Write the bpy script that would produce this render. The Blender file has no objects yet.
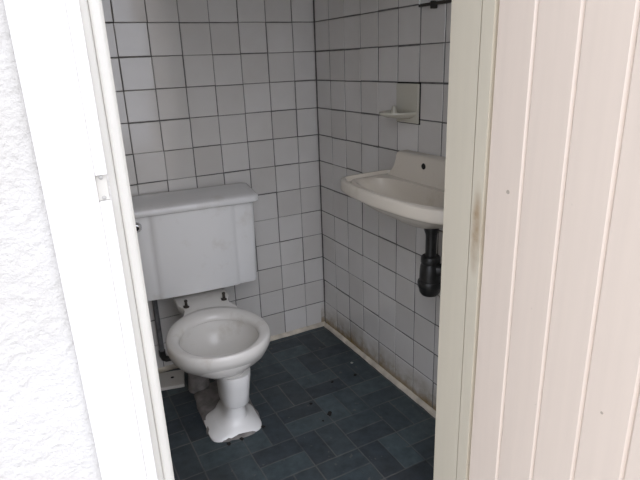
import bpy, bmesh, math, random
from mathutils import Vector, Matrix, Euler
random.seed(7)
S = bpy.context.scene
COL = S.collection
PI = math.pi
R = math.radians

# ------------------------------------------------------------------ helpers
def link(o, parent=None):
    COL.objects.link(o)
    if parent is not None:
        o.parent = parent
    return o

def build(name, bm, mat, parent=None, smooth=False, loc=None):
    bmesh.ops.recalc_face_normals(bm, faces=bm.faces)
    me = bpy.data.meshes.new(name)
    bm.to_mesh(me); bm.free()
    mats = mat if isinstance(mat, (list, tuple)) else [mat]
    for m in mats:
        me.materials.append(m)
    if smooth:
        for p in me.polygons:
            p.use_smooth = True
        try:
            me.set_sharp_from_angle(angle=R(42))
        except Exception:
            pass
    o = bpy.data.objects.new(name, me)
    link(o, parent)
    if loc is not None:
        o.location = loc
    return o

def thing(name, label, cat, loc=(0, 0, 0), rotz=0.0, group=None):
    o = bpy.data.objects.new(name, None)
    o.empty_display_size = 0.05
    COL.objects.link(o)
    o.location = loc
    o.rotation_euler = (0, 0, rotz)
    tag(o, label, cat, group)
    return o

def tag(o, label, cat, group=None):
    o['label'] = label
    o['category'] = cat
    if group:
        o['group'] = group
    return o

def structure(o, label=None):
    o['kind'] = 'structure'
    if label:
        o['label'] = label
    return o

def box(bm, x0, x1, y0, y1, z0, z1, bevel=0.0, seg=2):
    r = bmesh.ops.create_cube(bm, size=1.0)
    vs = r['verts']
    for v in vs:
        v.co.x = x0 + (v.co.x + .5) * (x1 - x0)
        v.co.y = y0 + (v.co.y + .5) * (y1 - y0)
        v.co.z = z0 + (v.co.z + .5) * (z1 - z0)
    if bevel > 0:
        es = list({e for v in vs for e in v.link_edges})
        bmesh.ops.bevel(bm, geom=es, offset=bevel, segments=seg, profile=0.5, affect='EDGES')
    return bm

def loft(bm, rings, close_first=True, close_last=True):
    """rings: lists of points with the same count, joined into a closed skin"""
    vr = [[bm.verts.new(p) for p in ring] for ring in rings]
    n = len(vr[0])
    for a, b in zip(vr, vr[1:]):
        for i in range(n):
            bm.faces.new((a[i], a[(i + 1) % n], b[(i + 1) % n], b[i]))
    if close_first:
        bm.faces.new(vr[0][::-1])
    if close_last:
        bm.faces.new(vr[-1])
    return bm

def prism(bm, pts, axis, a, b):
    """closed polygon pts (2D) extruded along axis from a to b"""
    def P(u, v, w):
        return {'x': (w, u, v), 'y': (u, w, v), 'z': (u, v, w)}[axis]
    A = [bm.verts.new(P(u, v, a)) for u, v in pts]
    B = [bm.verts.new(P(u, v, b)) for u, v in pts]
    n = len(pts)
    bm.faces.new(A[::-1]); bm.faces.new(B)
    for i in range(n):
        bm.faces.new((A[i], A[(i + 1) % n], B[(i + 1) % n], B[i]))
    return bm

def lathe(bm, prof, n=32, c=(0, 0, 0), axis='z'):
    rings = []
    for r, h in prof:
        ring = []
        for i in range(n):
            a = 2 * PI * i / n
            u, v = r * math.cos(a), r * math.sin(a)
            p = {'z': (u, v, h), 'x': (h, u, v), 'y': (u, h, v)}[axis]
            ring.append((p[0] + c[0], p[1] + c[1], p[2] + c[2]))
        rings.append(ring)
    return loft(bm, rings)

def tube(bm, pts, rad, n=14):
    pts = [Vector(p) for p in pts]
    rings = []
    up = Vector((0.13, 0.31, 0.94)).normalized()
    for i, p in enumerate(pts):
        d = (pts[min(i + 1, len(pts) - 1)] - pts[max(i - 1, 0)]).normalized()
        s = d.cross(up)
        if s.length < 1e-3:
            s = d.cross(Vector((1, 0, 0)))
        s.normalize(); t = d.cross(s)
        r = rad[i] if isinstance(rad, (list, tuple)) else rad
        rings.append([p + s * r * math.cos(2 * PI * k / n) + t * r * math.sin(2 * PI * k / n) for k in range(n)])
    return loft(bm, [[tuple(q) for q in ring] for ring in rings])

# ------------------------------------------------------------------ materials
class NT:
    def __init__(self, name):
        self.m = bpy.data.materials.new(name)
        self.m.use_nodes = True
        self.t = self.m.node_tree
        self.b = self.t.nodes['Principled BSDF']
    def n(self, typ, **kw):
        nd = self.t.nodes.new(typ)
        for k, v in kw.items():
            if k in ('operation', 'blend_type', 'data_type', 'noise_dimensions', 'feature', 'distance', 'interpolation_type', 'use_clamp'):
                setattr(nd, k, v)
            else:
                nd.inputs[k].default_value = v
        return nd
    def l(self, a, b):
        self.t.links.new(a, b)
    def coord(self, kind='Object'):
        return self.t.nodes.new('ShaderNodeTexCoord').outputs[kind]
    def noise(self, vec, scale, detail=4, rough=.55, w=None):
        nd = self.n('ShaderNodeTexNoise', Scale=scale, Detail=detail, Roughness=rough)
        self.l(vec, nd.inputs['Vector'])
        return nd.outputs['Fac']
    def ramp(self, fac, stops):
        nd = self.t.nodes.new('ShaderNodeValToRGB')
        el = nd.color_ramp.elements
        while len(el) < len(stops):
            el.new(0.5)
        for e, (p, c) in zip(el, stops):
            e.position = p
            e.color = (*c, 1) if len(c) == 3 else c
        self.l(fac, nd.inputs['Fac'])
        return nd.outputs['Color']
    def mix(self, fac, a, b, blend='MIX'):
        nd = self.t.nodes.new('ShaderNodeMix')
        nd.data_type = 'RGBA'; nd.blend_type = blend
        for sock, v in ((nd.inputs[0], fac), (nd.inputs[6], a), (nd.inputs[7], b)):
            if hasattr(v, 'links'):
                self.l(v, sock)
            elif isinstance(v, (int, float)):
                sock.default_value = v
            else:
                sock.default_value = (*v, 1)
        return nd.outputs[2]
    def math(self, op, a, b=None, clamp=False):
        nd = self.t.nodes.new('ShaderNodeMath')
        nd.operation = op; nd.use_clamp = clamp
        for i, v in enumerate((a, b)):
            if v is None:
                continue
            if hasattr(v, 'links'):
                self.l(v, nd.inputs[i])
            else:
                nd.inputs[i].default_value = v
        return nd.outputs[0]
    def sep(self, vec):
        nd = self.t.nodes.new('ShaderNodeSeparateXYZ')
        self.l(vec, nd.inputs[0])
        return nd.outputs
    def bump(self, h, strength=.3, dist=.002):
        nd = self.n('ShaderNodeBump', Strength=strength, Distance=dist)
        self.l(h, nd.inputs['Height'])
        self.l(nd.outputs['Normal'], self.b.inputs['Normal'])
    def color(self, c):
        if hasattr(c, 'links'):
            self.l(c, self.b.inputs['Base Color'])
        else:
            self.b.inputs['Base Color'].default_value = (*c, 1)
    def set(self, **kw):
        for k, v in kw.items():
            k = {'rough': 'Roughness', 'metal': 'Metallic', 'coat': 'Coat Weight', 'spec': 'Specular IOR Level'}[k]
            if hasattr(v, 'links'):
                self.l(v, self.b.inputs[k])
            else:
                self.b.inputs[k].default_value = v

def simple(name, col, rough=.5, metal=0, var=.06, scale=18, bump=0, bscale=60):
    t = NT(name)
    v = t.coord()
    f = t.noise(v, scale)
    lo = tuple(max(0, c * (1 - var)) for c in col); hi = tuple(min(1, c * (1 + var)) for c in col)
    t.color(t.ramp(f, [(.3, lo), (.7, hi)]))
    t.set(rough=rough, metal=metal)
    if bump:
        t.bump(t.noise(v, bscale, 3), bump)
    return t.m

# glazed wall tile: each tile (its own mesh island) has its own slight tint
def tile_mat():
    t = NT('glazed_tile')
    geo = t.t.nodes.new('ShaderNodeNewGeometry')
    rnd = geo.outputs['Random Per Island']
    base = t.ramp(rnd, [(0, (.60, .58, .55)), (.3, (.67, .655, .63)), (.7, (.70, .685, .66)), (1, (.63, .61, .58))])
    v = t.coord()
    stain = t.ramp(t.noise(v, 5, 5, .6), [(.35, (0, 0, 0)), (.75, (1, 1, 1))])
    c = t.mix(t.math('MULTIPLY', stain, .22), base, (.44, .41, .36))
    # brown dirt splashed up from the floor, its own ragged shape
    z = t.sep(v)[2]
    low = t.math('SUBTRACT', .135, z)
    dirt = t.math('MULTIPLY', t.math('MULTIPLY', low, 9.0, True), t.math('SUBTRACT', t.noise(v, 13, 6, .7), .30), False)
    dirt = t.math('MULTIPLY', t.math('MULTIPLY', dirt, 3.0, True), t.math('GREATER_THAN', t.sep(v)[0], -.02))
    c = t.mix(dirt, c, (.24, .175, .085))
    line = t.math('MULTIPLY', t.math('SUBTRACT', .050, z), 38.0, True)
    line = t.math('MULTIPLY', t.math('MULTIPLY', line, t.math('ADD', t.noise(v, 10, 4), .12)), t.math('GREATER_THAN', t.sep(v)[0], -.02), True)
    c = t.mix(line, c, (.27, .185, .08))
    t.color(c)
    t.set(rough=t.math('ADD', .04, t.math('MULTIPLY', t.noise(v, 9, 3), .12)), spec=.75)
    t.bump(t.noise(v, 7, 2), .12, .004)
    return t.m

def plaster_mat():
    t = NT('rough_plaster')
    v = t.coord()
    f = t.noise(v, 55, 5, .6)
    g = t.noise(v, 160, 3, .6)
    h = t.math('ADD', f, t.math('MULTIPLY', g, .35))
    s = t.noise(v, 2.6, 5, .6)
    t.color(t.ramp(s, [(.35, (.555, .54, .51)), (.65, (.625, .615, .595))]))
    t.set(rough=.85)
    t.bump(h, .75, .008)
    return t.m

def floor_mat():
    """blue slate coloured tiles laid as a basket weave, two to a square"""
    t = NT('slate_basketweave_tile')
    v = t.coord()
    xyz = t.sep(v)
    wob = t.noise(v, 9, 2)
    Q = .1667
    u = t.math('DIVIDE', t.math('ADD', t.math('ADD', xyz[0], .52 + 20 * Q), t.math('MULTIPLY', t.math('SUBTRACT', wob, .5), .006)), Q)
    w = t.math('DIVIDE', t.math('ADD', t.math('ADD', xyz[1], .709 + 20 * Q), t.math('MULTIPLY', t.math('SUBTRACT', wob, .5), .006)), Q)
    iu, iw = t.math('FLOOR', u), t.math('FLOOR', w)
    fu, fw = t.math('FRACT', u), t.math('FRACT', w)
    par = t.math('MODULO', t.math('ADD', iu, iw), 2.0)
    par = t.math('GREATER_THAN', par, .5)
    ipar = t.math('SUBTRACT', 1.0, par)
    s = t.math('ADD', t.math('MULTIPLY', fu, par), t.math('MULTIPLY', fw, ipar))   # split direction
    half = t.math('GREATER_THAN', s, .5)
    def edge(f):
        return t.math('MINIMUM', f, t.math('SUBTRACT', 1.0, f))
    d = t.math('MINIMUM', edge(fu), edge(fw))
    d = t.math('MINIMUM', d, t.math('ABSOLUTE', t.math('SUBTRACT', s, .5)))
    grout = t.math('SUBTRACT', 1.0, t.math('SMOOTH_MIN', t.math('MULTIPLY', t.math('SUBTRACT', d, .005), 60.0, True), 1.0, True))
    comb = t.t.nodes.new('ShaderNodeCombineXYZ')
    t.l(iu, comb.inputs[0]); t.l(iw, comb.inputs[1]); t.l(half, comb.inputs[2])
    wn = t.t.nodes.new('ShaderNodeTexWhiteNoise'); wn.noise_dimensions = '3D'
    t.l(comb.outputs[0], wn.inputs['Vector'])
    tile = t.ramp(wn.outputs['Value'], [(0, FL0), (.55, FL1), (1, FL2)])
    streak = t.ramp(t.noise(v, 24, 6, .65), [(.3, (.66, .66, .66)), (.7, (1.30, 1.30, 1.30))])
    tile = t.mix(1.0, tile, streak, 'MULTIPLY')
    mot = t.noise(v, 3.2, 4)
    tile = t.mix(t.math('MULTIPLY', t.math('SUBTRACT', mot, .45, True), 1.1, True), tile, (.048, .046, .042))
    gvis = t.math('MULTIPLY', grout, t.math('MULTIPLY', t.math('SUBTRACT', t.noise(v, 6, 3), .20), 1.7, True))
    c = t.mix(gvis, tile, (.135, .135, .125))
    sc = t.math('GREATER_THAN', t.noise(v, 34, 2, .5), .70)
    c = t.mix(t.math('MULTIPLY', sc, .45), c, (.14, .135, .12))
    t.color(c)
    t.set(rough=t.math('ADD', .36, t.math('MULTIPLY', t.noise(v, 14, 4), .25)), spec=.4)
    t.bump(t.math('ADD', t.math('MULTIPLY', grout, -.8), t.math('MULTIPLY', t.noise(v, 30, 4), .5)), .35, .003)
    return t.m
FL0, FL1, FL2 = (.030, .040, .050), (.045, .063, .073), (.064, .091, .102)

def paint_mat(name, col, dirt=(.45, .38, .27), amount=.5, rough=.42, stain=None):
    t = NT(name)
    v = t.coord()
    n1 = t.noise(v, 3.5, 6, .65)
    sc = t.t.nodes.new('ShaderNodeMapping'); sc.inputs['Scale'].default_value = (60, 60, 3)
    t.l(v, sc.inputs['Vector'])
    grain = t.noise(sc.outputs[0], 1.0, 3, .5)
    base = t.ramp(grain, [(.3, tuple(c * .965 for c in col)), (.7, col)])
    chips = t.math('GREATER_THAN', t.noise(v, 38, 3, .55), .765)
    c = t.mix(t.math('MULTIPLY', t.math('SUBTRACT', n1, .55, True), amount * 2.0, True), base, tuple(c * .84 for c in col))
    c = t.mix(t.math('MULTIPLY', chips, amount), c, dirt)
    if stain:
        # ragged brown weather stain with a place of its own
        d = t.n('ShaderNodeVectorMath'); d.operation = 'MULTIPLY'
        off = t.n('ShaderNodeVectorMath'); off.operation = 'SUBTRACT'
        t.l(v, off.inputs[0]); off.inputs[1].default_value = stain
        t.l(off.outputs[0], d.inputs[0]); d.inputs[1].default_value = (30, 55, 8.5)
        ln = t.n('ShaderNodeVectorMath'); ln.operation = 'LENGTH'
        t.l(d.outputs[0], ln.inputs[0])
        k = t.math('SUBTRACT', 1.0, ln.outputs['Value'], True)
        k = t.math('MULTIPLY', t.math('MULTIPLY', k, 1.6, True), t.math('MULTIPLY', t.noise(v, 45, 4), 1.1), True)
        c = t.mix(k, c, (.36, .24, .13))
    t.color(c)
    t.set(rough=rough)
    t.bump(grain, .12, .002)
    return t.m

def porcelain(name, col, grime=(.42, .36, .26), amount=.35, lo=.56, hi=.82, rough=.14):
    t = NT(name)
    v = t.coord()
    f = t.ramp(t.noise(v, 9, 6, .65), [(lo, (0, 0, 0)), (hi, (1, 1, 1))])
    t.color(t.mix(t.math('MULTIPLY', f, amount), col, grime))
    t.set(rough=t.math('ADD', rough, t.math('MULTIPLY', t.noise(v, 20, 3), .12)))
    return t.m

M_TILE = tile_mat()
M_GROUT = simple('dark_grout', (.13, .125, .12), .9, var=.4, scale=30, bump=.3)
M_PLASTER = plaster_mat()
M_FLOOR = floor_mat()
M_DOOR = paint_mat('door_white_paint', (.83, .72, .62), (.45, .38, .3), .2)
M_DENT = simple('chipped_paint', (.50, .43, .36), .7)
M_FRAME = paint_mat('frame_white_paint', (.80, .79, .77), (.5, .47, .42), .25)
M_STOP = paint_mat('frame_cream_paint', (.60, .585, .54), (.36, .33, .27), .6)
M_JAMB = paint_mat('jamb_cream_paint', (.71, .655, .53), (.38, .31, .20), .35, stain=(-.3385, -1.366, .925))
M_CEIL = simple('ceiling_paint', (.28, .22, .15), .8)
M_CERAM = porcelain('toilet_porcelain', (.80, .80, .79))
M_BOWL = porcelain('bowl_porcelain', (.76, .745, .71), (.36, .29, .19), .5)
M_BASIN = porcelain('basin_porcelain', (.70, .645, .555), (.42, .35, .23), .5)
M_SOAP = porcelain('soap_dish_porcelain', (.56, .54, .455))
M_LOOSE = porcelain('loose_tile_glaze', (.62, .60, .56))
M_MORTAR = simple('grey_mortar', (.215, .20, .19), .9, var=.35, scale=22, bump=.6, bscale=70)
M_SKIRT = simple('skirting_cement', (.60, .545, .455), .7, var=.3, scale=16, bump=.3)
M_BLACK = simple('black_plastic', (.018, .018, .017), .38, var=.4, scale=40)
M_RUST = simple('rusty_bolt', (.035, .028, .022), .6, var=.6, scale=90)
M_CHROME = simple('chrome', (.72, .72, .73), .16, 1.0, var=.1)
M_HOLE = simple('dark_hole', (.012, .011, .010), .9)
M_MIRROR = simple('mirror_glass', (.80, .83, .82), .03, 1.0, var=.03, scale=6)
M_MEDGE = simple('mirror_polished_edge', (.85, .88, .87), .25, 0, var=.05)
M_CLIP = simple('mirror_clip_dark', (.04, .036, .03), .5)
M_CRUMB = simple('dark_dirt_and_shadow', (.014, .012, .010), .9, var=.5, scale=80)
M_CHIP = simple('white_chip', (.5, .5, .48), .8)
M_LEFT = simple('warm_bounce_paint', (.33, .27, .18), .7, var=.06, scale=5)  # unseen left wall; paint tone invented for warm bounce onto the right wall
M_GROUND = simple('concrete_yard', (.34, .33, .31), .9, var=.15, scale=4, bump=.3)
M_PIPE = simple('dull_grey_pipe', (.13, .132, .135), .5, var=.4, scale=30)
M_STEEL = simple('dull_steel', (.45, .44, .42), .4, .9)

# ------------------------------------------------------------------ the room
T = .12
XL, YF = -1.25, -1.275           # left wall, inner face of the front wall
CZ = 2.18
YO = -1.375                      # outer face of the front wall
OL, OR_, OH = -1.075, -.320, 1.84  # rough opening

def tiled_wall(name, origin, uax, nax, length, height, u0, z0, ext=(.1, 0)):
    """a wall slab faced with separate square tiles: uax runs along the wall, nax points into the room"""
    bm = bmesh.new()
    o, u, n = Vector(origin), Vector(uax), Vector(nax)
    zv = Vector((0, 0, 1))
    def P(a, z, d):
        return o + u * a + zv * z + n * d
    # slab: front face at d = -0.0025 is the grout
    pts = [(-ext[0], -.1), (length + ext[1], -.1), (length + ext[1], height + .1), (-ext[0], height + .1)]
    A = [bm.verts.new(P(a, z, -.0020)) for a, z in pts]
    B = [bm.verts.new(P(a, z, -.10)) for a, z in pts]
    slab = [bm.faces.new(A), bm.faces.new(B[::-1])]
    for i in range(4):
        slab.append(bm.faces.new((A[i], B[i], B[(i + 1) % 4], A[(i + 1) % 4])))
    for f in slab:
        f.material_index = 1
    rnd = random.Random(name)
    g, bv = (.0021 if name == 'wall_right' else .0014), .0020
    ks = range(-1, int(length / T) + 2)
    for k in ks:
        for j in range(-1, int(height / T) + 2):
            a0, a1 = u0 + (k - 1) * T, u0 + k * T
            b0, b1 = z0 + (j - 1) * T, z0 + j * T
            jx, jz = rnd.uniform(-.0012, .0012), rnd.uniform(-.0012, .0012)
            a0, a1 = max(a0 + g + jx, -.0016), min(a1 - g + jx, length)
            b0, b1 = max(b0 + g + jz, 0.0), min(b1 - g + jz, height)
            if a1 - a0 < .012 or b1 - b0 < .012:
                continue
            ca, cb = (a0 + a1) / 2, (b0 + b1) / 2
            ta, tb, d0 = max(-.013, min(.013, rnd.gauss(0, .010))), max(-.013, min(.013, rnd.gauss(0, .010))), rnd.uniform(0, .0006)
            def D(a, b):
                return d0 + ta * (a - ca) + tb * (b - cb)
            outer = [bm.verts.new(P(a, b, -.0022)) for a, b in ((a0, b0), (a1, b0), (a1, b1), (a0, b1))]
            mid = [bm.verts.new(P(a, b, D(a, b) - .0012)) for a, b in ((a0 + bv * .25, b0 + bv * .25), (a1 - bv * .25, b0 + bv * .25), (a1 - bv * .25, b1 - bv * .25), (a0 + bv * .25, b1 - bv * .25))]
            inner = [bm.verts.new(P(a, b, D(a, b))) for a, b in ((a0 + bv, b0 + bv), (a1 - bv, b0 + bv), (a1 - bv, b1 - bv), (a0 + bv, b1 - bv))]
            for q, r in ((outer, mid), (mid, inner)):
                for i in range(4):
                    bm.faces.new((q[i], q[(i + 1) % 4], r[(i + 1) % 4], r[i]))
            bm.faces.new(inner)
    return structure(build(name, bm, [M_TILE, M_GROUT]))

Z0 = .012                                              # height of the lowest joint
tiled_wall('wall_back', (0, 0, 0), (-1, 0, 0), (0, -1, 0), 1.25, CZ, .8554 * T, Z0, (.1, .1))
tiled_wall('wall_right', (0, 0, 0), (0, -1, 0), (-1, 0, 0), 1.275, CZ, 1.082 * T, Z0)
bm = bmesh.new(); box(bm, XL - .1, XL, YF, .1, -.1, CZ + .1)
structure(build('wall_left', bm, M_LEFT))

bm = bmesh.new(); box(bm, XL - .1, .1, YO, .1, -.12, 0)
structure(build('floor', bm, M_FLOOR))
bm = bmesh.new(); box(bm, XL - .1, .1, YF, .1, CZ, CZ + .12)
structure(build('ceiling', bm, M_CEIL))

# front wall: one slab with the door opening left free
bm = bmesh.new()
box(bm, -4.2, OL, YO, YF, -.12, 2.75)
box(bm, OR_, 3.0, YO, YF, -.12, 2.75)
box(bm, OL, OR_, YO, YF, OH, 2.75)
structure(build('wall_front', bm, M_PLASTER))
bm = bmesh.new(); box(bm, -7, 6, -8, YO, -.16, -.02)
structure(build('ground', bm, M_GROUND))

# cement skirting
def skirt_profile(s):
    return [(0, 0), (s * .014, 0), (s * .0135, .006), (s * .010, .012), (s * .005, .016), (0, .018)]
def skirting(name, axis, s, a, b, pos):
    bm = bmesh.new()
    n = 30
    rnd = random.Random(name)
    rings = []
    for i in range(n + 1):
        w = a + (b - a) * i / n
        k = 1 + rnd.uniform(-.12, .12)
        ring = []
        for d, z in skirt_profile(s):
            p = (w, pos + d * k, z * (1 + rnd.uniform(-.05, .05))) if axis == 'x' else (pos + d * k, w, z * (1 + rnd.uniform(-.05, .05)))
            ring.append(p)
        rings.append(ring)
    loft(bm, rings)
    return structure(build(name, bm, M_SKIRT, smooth=True))
skirting('baseboard_back', 'x', -1, XL, 0, 0)
skirting('baseboard_right', 'y', -1, YF, -.022, 0)
skirting('baseboard_left', 'y', 1, YF, -.022, XL)

# ------------------------------------------------------------------ door frame (white architrave, lip, stop)
FX0, FX1 = -1.163, -1.094
bm = bmesh.new()
box(bm, FX0, FX1, YO - .014, YO, -.02, OH + .11, .003)
structure(build('trim_1', bm, M_FRAME))
# raised lip beside the architrave, cut away where the latch keep sits
bm = bmesh.new()
box(bm, FX1, -1.077, YO - .011, YO, -.02, 1.112, .002)
box(bm, FX1, -1.077, YO - .011, YO, 1.150, OH + .04, .002)
structure(build('trim_2', bm, M_FRAME))
# left stop, seen face on
bm = bmesh.new()
box(bm, -1.078, -1.0645, YF, -1.368, -.0, OH, .002)
box(bm, -1.0642, -1.047, YF, -1.366, -.0, OH, .006, 3)
box(bm, -1.070, -1.060, YF, -1.362, -.0, OH)
structure(build('trim_3', bm, M_STOP))
# right jamb: stop face, shallow rebate and outer lining
bm = bmesh.new()
box(bm, -.3385, -.318, -1.262, -1.344, 0, OH, .003)
box(bm, -.3385, -.318, -1.351, YO - .004, 0, OH, .002)
box(bm, -.3340, -.318, -1.34, -1.36, 0, OH)
structure(build('trim_4', bm, M_JAMB))
# head
bm = bmesh.new()
box(bm, -1.048, -.338, YF + .002, -1.348, OH - .03, OH, .002)
box(bm, FX0, -.25, YO - .013, YO, OH + .04, OH + .11, .003)
structure(build('trim_5', bm, M_FRAME))
# worn wooden threshold
bm = bmesh.new()
box(bm, -1.046, -.3385, YF, YO, -.01, .012, .004)
structure(build('trim_6', bm, M_STOP))

# keep plate hole in the stop
k = thing('strike_plate', 'small painted keep plate in a gap of the left door frame lip', 'strike plate', (-1.0858, YO, 1.131))
build('plate', box(bmesh.new(), -.0075, .0075, -.004, .000, -.0185, .0185, .0008), M_STOP, k)
for z in (.0150, -.0150):
    build('screw', lathe(bmesh.new(), [(.0005, -.0039), (.0032, -.0039), (.0028, -.0050), (.0005, -.0052)], 12, (0, 0, z), 'y'), M_STEEL, k)

# ------------------------------------------------------------------ door leaf of tongue and groove boards, standing open
def door_leaf():
    bm = bmesh.new()
    y0, w, n = -1.388, .0935, 7
    face, back = -.335, -.300
    pts = [(back, y0)]
    pts.append((face + .0015, y0)); pts.append((face, y0 - .0015))
    for i in range(1, n):
        g = y0 - w * i + .004
        pts += [(face, g + .0046), (face + .0006, g + .0040), (face + .0046, g + .0006), (face + .0048, g - .0004),
                (face + .0010, g - .0042), (face + .0002, g - .0050), (face, g - .0056)]
    ye = y0 - w * n
    pts += [(face, ye), (back, ye)]
    prism(bm, pts, 'z', .014, 1.835)
    return bm
d = build('door_1', door_leaf(), M_DOOR)
for y, z, r in ((-1.445, 1.028, .0045), (-1.704, .663, .003)):
    bm = bmesh.new()
    lathe(bm, [(r * .3, -.3348), (r, -.3349), (r * .9, -.3356), (r * .3, -.3352)], 14, (0, y, z), 'x')
    build('nail_dent', bm, M_DENT, d)
structure(d, 'white painted tongue and groove board door standing open')

# ------------------------------------------------------------------ toilet
toilet = thing('toilet', 'white close-coupled toilet without a seat standing in the tiled corner', 'toilet', (-.650, -.030, 0), R(-4.5))
NB = 72
def oval(cx, cy, hw, front, rear, z, p=2.0, pr=2.0):
    ring = []
    for i in range(NB):
        a = 2 * PI * i / NB
        c, s = math.cos(a), math.sin(a)
        e = p if s < 0 else pr
        x = hw * math.copysign(abs(c) ** (2 / e), c)
        y = (front if s < 0 else rear) * math.copysign(abs(s) ** (2 / e), s)
        ring.append((cx + x, cy + y, z))
    return ring

# bowl: outside from the neck up, over the rolled rim and down inside
BY = -.508
ZR = .398
bm = bmesh.new()
BX = -.017
rings = [
    oval(.012, -.480, .050, .075, .080, .226),
    oval(.012, -.479, .062, .082, .100, .246),
    oval(.006, -.482, .090, .094, .135, .260),
    oval(-.004, -.487, .127, .112, .175, .279),
    oval(-.010, -.494, .157, .134, .200, .304),
    oval(-.015, -.501, .171, .154, .215, .331),
    oval(BX, BY, .178, .171, .226, .356),
    oval(BX, BY, .181, .179, .230, .374),
    oval(BX, BY, .181, .180, .230, .386),
    oval(BX, BY, .179, .179, .228, .395),
    oval(BX, BY, .174, .176, .222, .400),
    oval(BX, BY, .160, .170, .198, .4015),
    oval(BX, BY, .147, .163, .170, .400),
    oval(BX, BY, .139, .157, .158, .394),
    oval(BX, BY, .136, .154, .153, .382),
    oval(BX, BY, .137, .155, .154, .374),
    oval(BX, BY, .143, .160, .160, .370),
    oval(BX, BY, .143, .160, .161, .356),
    oval(BX, BY, .138, .155, .156, .330),
    oval(BX, BY + .005, .123, .138, .140, .300),
    oval(BX, BY + .010, .098, .110, .112, .277),
    oval(BX, BY + .014, .066, .076, .080, .263),
    oval(BX, BY + .017, .034, .040, .042, .257),
    oval(BX, BY + .018, .010, .012, .012, .255),
]
loft(bm, rings)
bowl = build('bowl', bm, M_BOWL, toilet, smooth=True)

# flat shelf behind the rim that carries the cistern, waisted between its ears and the rim
bm = bmesh.new()
half = [(.100, -.015), (.106, -.060), (.106, -.150), (.104, -.186), (.092, -.214), (.090, -.245), (.096, -.268), (.108, -.300), (.100, -.330)]
pts = [(x, y) for x, y in half] + [(-x, y) for x, y in half[::-1]]
def ring_at(z, k):
    return [(x * k, y, z) for x, y in pts]
loft(bm, [ring_at(.335, .80), ring_at(.350, .94), ring_at(.364, 1.0), ring_at(.382, 1.0), ring_at(.387, .985)])
build('cistern_shelf', bm, M_BOWL, toilet, smooth=True)

# seat hinge bolts left in the shelf
for s in (-1, 1):
    bm = bmesh.new()
    lathe(bm, [(.011, .384), (.012, .389), (.009, .392), (.006, .393), (.0055, .410), (.0070, .412), (.0065, .418), (.003, .420)], 14, (s * .076, -.214, 0))
    box(bm, s * .076 - .012, s * .076 + .004, -.222, -.207, .389, .394, .001)
    build('seat_bolt', bm, M_RUST, toilet, smooth=True)

# pedestal: tapering column, ledge, narrower neck and flared foot with a long heel
def rr(cx, cy, hw, front, rear, z, p):
    return oval(cx, cy, hw, front, rear, z, p, p)
bm = bmesh.new()
rings = [
    rr(.004, -.475, .099, .102, .085, .000, 5),
    rr(.004, -.475, .099, .101, .085, .006, 5),
    rr(.005, -.472, .092, .098, .082, .014, 3.6),
    rr(.010, -.462, .067, .091, .080, .024, 2.8),
    rr(.013, -.458, .049, .082, .095, .038, 2.6),
    rr(.016, -.465, .0415, .073, .082, .058, 2.6),
    rr(.018, -.468, .0385, .069, .080, .085, 2.6),
    rr(.019, -.469, .0385, .069, .080, .103, 2.6),
    rr(.020, -.470, .0485, .081, .087, .105, 2.6),
    rr(.021, -.471, .0515, .085, .090, .110, 2.6),
    rr(.022, -.474, .0530, .087, .094, .150, 2.6),
    rr(.023, -.478, .0555, .092, .104, .190, 2.6),
    rr(.023, -.480, .0595, .096, .120, .225, 2.6),
    rr(.022, -.478, .062, .094, .118, .238, 2.6),
]
loft(bm, rings)
build('pedestal', bm, M_CERAM, toilet, smooth=True)

# outlet bend under the back of the bowl
bm = bmesh.new()
path = [(0, -.42, .190), (-.01, -.36, .190), (-.03, -.29, .180), (-.05, -.235, .150), (-.06, -.205, .10), (-.062, -.195, .05), (-.062, -.193, .0)]
tube(bm, path, [.044, .044, .043, .041, .040, .042, .046], 20)
build('outlet_bend', bm, M_MORTAR, toilet, smooth=True)

# cistern: body with a proud centre panel between two side bands
def tank_ring(z, k, dy=0.0):
    hw, fy, by = .247 * k, -.152 - dy, .0
    p = [(hw - .012, by), (hw, by - .012), (hw, fy + .026), (hw - .006, fy + .012), (hw - .018, fy + .006),
         (.175, fy + .0045), (.167, fy + .0055), (.160, fy + .001), (.153, fy - .003), (.140, fy - .0045), (.0, fy - .007)]
    return [(x + (.008 if x > .2 else 0), y, z) for x, y in p] + [((.008 if x > .2 else 0) - x, y, z) for x, y in p[-2::-1]]
bm = bmesh.new()
loft(bm, [tank_ring(.410, .935, -.012), tank_ring(.4135, .955, -.004), tank_ring(.430, .963), tank_ring(.60, .985), tank_ring(.768, 1.0)])
build('cistern', bm, M_CERAM, toilet, smooth=True)

bm = bmesh.new()
def lid_ring(z, e, fe=0.0):
    hw, fy, by = .261 - e, -.178 + e + fe, .012 - e
    p = []
    for cx, cy, a0 in ((hw - .02, by - .02, 90), (hw - .028, fy + .028, 0)):
        r = .02 if a0 == 90 else .028
        for k in range(6):
            a = R(a0 - 90 * k / 5)
            p.append((cx + r * math.cos(a), cy + r * math.sin(a)))
    p = [(x + .009, y) for x, y in p]
    n = p + [(.018 - x, y) for x, y in p[::-1]]
    return [(x, y, z + .018 * max(0, (y + .178) / .178) * (1 if z > .775 else 0)) for x, y in n]
loft(bm, [lid_ring(.762, .010), lid_ring(.765, .003), lid_ring(.769, 0), lid_ring(.784, 0), lid_ring(.789, .003), lid_ring(.7925, .010), lid_ring(.795, .03)])
build('cistern_lid', bm, M_CERAM, toilet, smooth=True)

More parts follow.
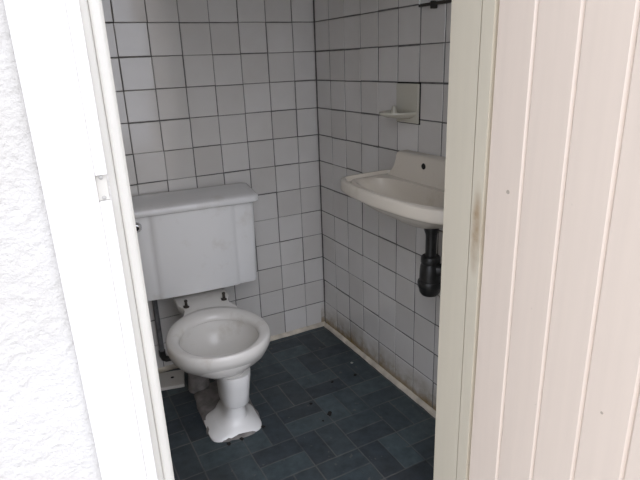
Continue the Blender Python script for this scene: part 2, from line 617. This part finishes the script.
bm = bmesh.new()
lathe(bm, [(.005, .004), (.019, .004), (.021, -.003), (.019, -.009), (.0125, -.013), (.0115, -.016), (.004, -.018)], 24, (-.214, -.145, .722), 'y')
fl = build('flush_lever', bm, M_CHROME, toilet, smooth=True)
bm = bmesh.new()
lathe(bm, [(.002, -.0172), (.0095, -.0172), (.0095, -.0196), (.002, -.0200)], 16, (-.214, -.145, .722), 'y')
build('lever_spindle', bm, M_HOLE, fl, smooth=True)

# ragged mortar that beds the foot
bm = bmesh.new()
n = 64
rnd = random.Random(3)
jit = [.006 * math.sin(i * .9) * math.sin(i * .37 + 1) + rnd.uniform(-.0025, .0025) for i in range(n)]
def mring(k, z, a):
    ring = []
    for i in range(n):
        t = 2 * PI * i / n
        c, s = math.cos(t), math.sin(t)
        x = .004 + .100 * math.copysign(abs(c) ** .55, c); y = -.385 + .196 * math.copysign(abs(s) ** .55, s)
        ring.append((.004 + (x - .004) * k + jit[i] * a * c, -.385 + (y + .385) * k + jit[(i * 5) % n] * a * s, z))
    return ring
loft(bm, [mring(1.03, 0, 1), mring(1.0, .006, 1), mring(.94, .012, .7), mring(.80, .014, 0)])
build('mortar_bed', bm, M_MORTAR, toilet, smooth=True)['label'] = 'rough grey mortar around the foot'

# ------------------------------------------------------------------ wash basin
basin = thing('wash_basin', 'cream white wall-hung wash basin with bowed front on the right tiled wall', 'wash basin', (0, -.865, 0))
NW = 96
def outline(dx, dyh, bow, cx, rc, p):
    """plan of the basin, front towards -x, bowed"""
    ring = []
    for i in range(NW):
        a = 2 * PI * i / NW
        c, s = math.cos(a), math.sin(a)
        u = math.copysign(abs(c) ** (2 / p), c)         # +1 = wall side
        w = math.copysign(abs(s) ** (2 / p), s)
        y = w * dyh * (1.0 - .02 * (1 - u))
        x = cx + u * dx
        if u < 0:
            x += u * bow * (1 - w * w)
        ring.append((x, y))
    return ring
def at(o, z, dz=None):
    return [(x, y, z) for x, y in o]
def lerp(a, b, t):
    return [(p[0] * (1 - t) + q[0] * t, p[1] * (1 - t) + q[1] * t) for p, q in zip(a, b)]
HW = .292
OUT = outline(.122, HW, .036, -.122, 0, 8)
def grow(o, e, c=(-.125, 0)):
    # inset by e, keeping the wall side on the wall
    res = []
    for x, y in o:
        fx = (x - c[0]) / .13; fy = y / HW
        res.append((x - math.copysign(min(abs(fx), 1), fx) * e * (1 if x < c[0] else .2), y - fy * e))
    return res
INN = outline(.078, .225, .024, -.148, 0, 3.4)
SUMP = outline(.020, .024, .0, -.105, 0, 2.0)
UND = outline(.060, .12, .010, -.085, 0, 3.0)
bm = bmesh.new()
rings = [
    at(SUMP, .780), at(lerp(SUMP, UND, .8), .784), at(UND, .790), at(lerp(UND, OUT, .45), .818), at(lerp(UND, OUT, .72), .843), at(grow(OUT, .022), .857),
    at(grow(OUT, .006), .859), at(grow(OUT, .001), .864), at(OUT, .870), at(OUT, .892), at(grow(OUT, .001), .899), at(grow(OUT, .005), .9025), at(grow(OUT, .013), .9025), at(grow(OUT, .0155), .898),
    at(grow(OUT, .018), .886), at(grow(OUT, .029), .885), at(grow(OUT, .032), .894), at(lerp(grow(OUT, .034), INN, .5), .897), at(INN, .893),
    at(lerp(INN, SUMP, .05), .880), at(lerp(INN, SUMP, .16), .848), at(lerp(INN, SUMP, .34), .828), at(lerp(INN, SUMP, .62), .818), at(lerp(INN, SUMP, .95), .811), at(SUMP, .806),
]
loft(bm, rings)
build('basin', bm, M_BASIN, basin, smooth=True)
# upstand with concave shoulders
bm = bmesh.new()
prof = []
for k in range(9):
    t = k / 8
    prof.append((.276 - .072 * t ** .6, .884 + .076 * t ** 1.6))
prof += [(.203, .971), (.200, .980), (.194, .984)]
full = prof + [(-y, z) for y, z in prof[::-1]]
rings = []
for x, e, k in ((-.0005, 0, 1), (-.028, 0, 1), (-.036, .002, 1), (-.041, .006, 1), (-.043, .012, 1)):
    rings.append([(x - .014 * max(0, (.93 - z) / .045), y * (1 - e * 1.2), min(z, .984 - e)) for y, z in full])
loft(bm, rings)
up = build('upstand', bm, M_BASIN, basin, smooth=True)
for s in (1,):
    bm = bmesh.new()
    lathe(bm, [(.002, -.0425), (.0105, -.0425), (.0100, -.0440), (.002, -.0441)], 20, (-.0003, s * .048, .951), 'x')
    build('tap_hole', bm, M_HOLE, up, smooth=True)
bm = bmesh.new()
lathe(bm, [(.006, .8065), (.022, .8065), (.024, .8085), (.020, .810), (.012, .8085), (.006, .8085)], 24, (-.105, 0, 0))
build('drain_ring', bm, M_CHROME, basin, smooth=True)

# bottle trap
trap = thing('bottle_trap', 'black plastic bottle trap hanging below the wash basin', 'drain trap', (-.094, -.927, 0))
bm = bmesh.new()
lathe(bm, [(.010, .784), (.024, .784), (.0245, .776), (.0225, .766), (.0185, .756), (.0175, .745), (.0175, .668), (.010, .668)], 28)
build('tailpiece', bm, M_BLACK, trap, smooth=True)
bm = bmesh.new()
lathe(bm, [(.012, .682), (.028, .682), (.0315, .678), (.0315, .660), (.029, .656), (.012, .656)], 28)
build('coupling_nut', bm, M_BLACK, trap, smooth=True)
bm = bmesh.new()
lathe(bm, [(.010, .658), (.027, .658), (.0320, .650), (.0345, .625), (.0350, .592), (.010, .592)], 32)
build('trap_body', bm, M_BLACK, trap, smooth=True)
bm = bmesh.new()
lathe(bm, [(.010, .597), (.038, .597), (.0405, .593), (.0405, .578), (.037, .573), (.034, .557), (.027, .547), (.010, .545)], 32)
build('trap_cup', bm, M_BLACK, trap, smooth=True)
bm = bmesh.new()
tube(bm, [(.010, -.020, .637), (.03, -.040, .638), (.06, -.05, .639), (.0915, -.052, .639)], [.021, .021, .020, .020], 20)
build('outlet_pipe', bm, M_BLACK, trap, smooth=True)

# ------------------------------------------------------------------ soap dish set among the tiles
soap = thing('soap_dish', 'cream ceramic soap dish set among the right wall tiles above the basin', 'soap dish', (0, -.672, 1.148))
bm = bmesh.new()
box(bm, -.011, -.0002, -.0665, .0545, -.0695, .0615, .004, 3)
build('back_plate', bm, M_SOAP, soap, smooth=True)
bm = bmesh.new()
def half_ring(rx, ry, z, x0=-.004):
    p = []
    for i in range(25):
        a = PI / 2 + PI * i / 24
        p.append((x0 + rx * math.cos(a), .010 + ry * math.sin(a), z))
    return p
loft(bm, [half_ring(.034, .036, -.054), half_ring(.072, .054, -.048), half_ring(.096, .068, -.040), half_ring(.100, .071, -.035), half_ring(.098, .070, -.030),
          half_ring(.090, .063, -.031), half_ring(.076, .050, -.038), half_ring(.050, .034, -.041)])
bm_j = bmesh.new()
box(bm_j, -.004, -.0001, -.0695, .0570, -.0720, .0660, .0008)  # joint around the plate, near black: its shadow line is put into the colour
build('shadow_joint', bm_j, M_CRUMB, soap)
build('dish', bm, M_SOAP, soap, smooth=True)
bm = bmesh.new()
lathe(bm, [(.013, -.043), (.012, -.032), (.009, -.020), (.006, -.012), (.002, -.010)], 16, (-.046, .018, 0))
build('grip_nub', bm, M_SOAP, soap, smooth=True)

# ------------------------------------------------------------------ mirror at the top right
mirror = thing('wall_mirror', 'frameless mirror on the right tiled wall above the basin, lower corner showing', 'mirror', (0, -.947, 1.444))
bm = bmesh.new(); box(bm, -.012, -.006, -.205, .205, .006, .60, .0008)
build('mirror_glass', bm, M_MIRROR, mirror)
bm = bmesh.new(); box(bm, -.0135, -.001, .205, .2115, .006, .60, .001)
build('side_edge', bm, M_MEDGE, mirror)
bm = bmesh.new(); box(bm, -.0135, -.001, -.2115, -.205, .006, .60, .001)
build('side_edge', bm, M_MEDGE, mirror)
bm = bmesh.new(); box(bm, -.014, -.0005, -.2115, .2115, -.002, .006, .001)
build('bottom_rail', bm, M_CLIP, mirror)
for s in (.142, -.142):
    bm = bmesh.new(); box(bm, -.018, -.0005, s - .008, s + .008, -.012, .010, .002)
    build('clip', bm, M_CLIP, mirror)

# ------------------------------------------------------------------ loose tile and floor debris
lt = thing('loose_tile', 'loose off-white tile lying on the floor left of the toilet', 'tile', (-.818, -.104, 0), R(-14))
bm = bmesh.new(); box(bm, -.056, .056, -.066, .058, .0005, .016, .003)
build('tile_slab', bm, M_LOOSE, lt)
bm = bmesh.new(); lathe(bm, [(.002, .0155), (.008, .0158), (.006, .0172), (.002, .0175)], 12, (.006, .002, 0))
build('mortar_spot', bm, M_CRUMB, lt)

def crumb(name, x, y, r, mat, label, seed, group=None):
    bm = bmesh.new()
    bmesh.ops.create_icosphere(bm, subdivisions=2, radius=1)
    rd = random.Random(seed)
    for v in bm.verts:
        f = 1 + rd.uniform(-.3, .3)
        v.co = Vector((v.co.x * r * f * 1.25, v.co.y * r * f, max(v.co.z * r * .5 * f + r * .42, 0)))
    o = build(name, bm, mat, smooth=True, loc=(x, y, .0002))
    o.rotation_euler.z = rd.uniform(0, 6)
    tag(o, label, 'debris', group)
    return o
CR = 'dark crumbs of dirt on the floor'
crumb('dirt_crumb', -.345, -.661, .0095, M_CRUMB, 'largest dark crumb of dirt in the middle of the open floor', 1, CR)
crumb('dirt_crumb', -.376, -.567, .006, M_CRUMB, 'small dark crumb left of the largest crumb, nearer the toilet', 2, CR)
crumb('dirt_crumb', -.119, -.484, .0065, M_CRUMB, 'dark crumb on the floor nearest the right wall skirting', 3, CR)
crumb('dirt_crumb', -.228, -.479, .005, M_CRUMB, 'faint dark crumb between the middle of the floor and the far corner', 4, CR)
crumb('dirt_crumb', -.385, -.683, .0035, M_CRUMB, 'tiniest dark crumb just in front left of the largest crumb', 5, CR)
LU = 'dark lumps at the edge of the toilet mortar'
crumb('dirt_lump', -.738, -.622, .007, M_CRUMB, 'dark dirt lump at the front left edge of the toilet foot', 6, LU)
crumb('dirt_lump', -.688, -.622, .0075, M_CRUMB, 'dark dirt lump at the front middle edge of the toilet foot', 7, LU)
crumb('dirt_lump', -.596, -.598, .007, M_CRUMB, 'dark dirt lump at the right corner of the toilet foot', 8, LU)
crumb('plaster_chip', -.079, -.393, .005, M_CHIP, 'small white plaster chip on the floor near the right wall skirting', 9)

# dark pipe down the wall left of the toilet
wp = thing('water_pipe', 'dark water pipe running down the back wall left of the toilet', 'pipe', (-.826, -.022, 0))
bm = bmesh.new()
tube(bm, [(0, 0, .095), (0, 0, .20), (0, 0, .406)], .011, 16)
build('pipe', bm, M_PIPE, wp, smooth=True)
bm = bmesh.new()
tube(bm, [(0, 0, .112), (0, 0, .088), (.004, -.001, .074), (.014, -.002, .067), (.032, -.002, .066)], [.0145, .0145, .014, .0135, .0135], 16)
build('pipe_elbow', bm, M_BLACK, wp, smooth=True)

# ------------------------------------------------------------------ light
W = bpy.data.worlds.new('overcast_sky')
S.world = W
W.use_nodes = True
nt = W.node_tree
bg = nt.nodes['Background']
tc = nt.nodes.new('ShaderNodeTexCoord')
dot = nt.nodes.new('ShaderNodeVectorMath'); dot.operation = 'DOT_PRODUCT'
nt.links.new(tc.outputs['Generated'], dot.inputs[0])
dot.inputs[1].default_value = Vector((.10, -.60, .76)).normalized()
rp = nt.nodes.new('ShaderNodeValToRGB')
mp = nt.nodes.new('ShaderNodeMapRange')
mp.inputs['From Min'].default_value = -1; mp.inputs['From Max'].default_value = 1
nt.links.new(dot.outputs['Value'], mp.inputs['Value'])
nt.links.new(mp.outputs['Result'], rp.inputs['Fac'])
e = rp.color_ramp.elements
e[0].position = .50; e[0].color = (.22, .23, .26, 1)
e[1].position = 1.0; e[1].color = (1.0, 1.015, 1.11, 1)
nt.links.new(rp.outputs['Color'], bg.inputs['Color'])
bg.inputs['Strength'].default_value = 3.3

# ------------------------------------------------------------------ camera
cam = bpy.data.cameras.new('camera')
co = bpy.data.objects.new('camera', cam)
COL.objects.link(co)
co.location = (-1.16468, -2.19921, 1.29405)
co.rotation_euler = (1.2473648624589297, 0.036459140123505616, -0.495878557143663)
cam.sensor_fit = 'HORIZONTAL'
cam.sensor_width = 36
cam.lens = 535.4926728666212 / 640 * 36
cam.clip_start = .02
S.camera = co
S.view_settings.view_transform = 'Standard'
S.view_settings.look = 'None'
S.view_settings.gamma = 1
S.view_settings.use_curve_mapping = False
S.view_settings.exposure = 0
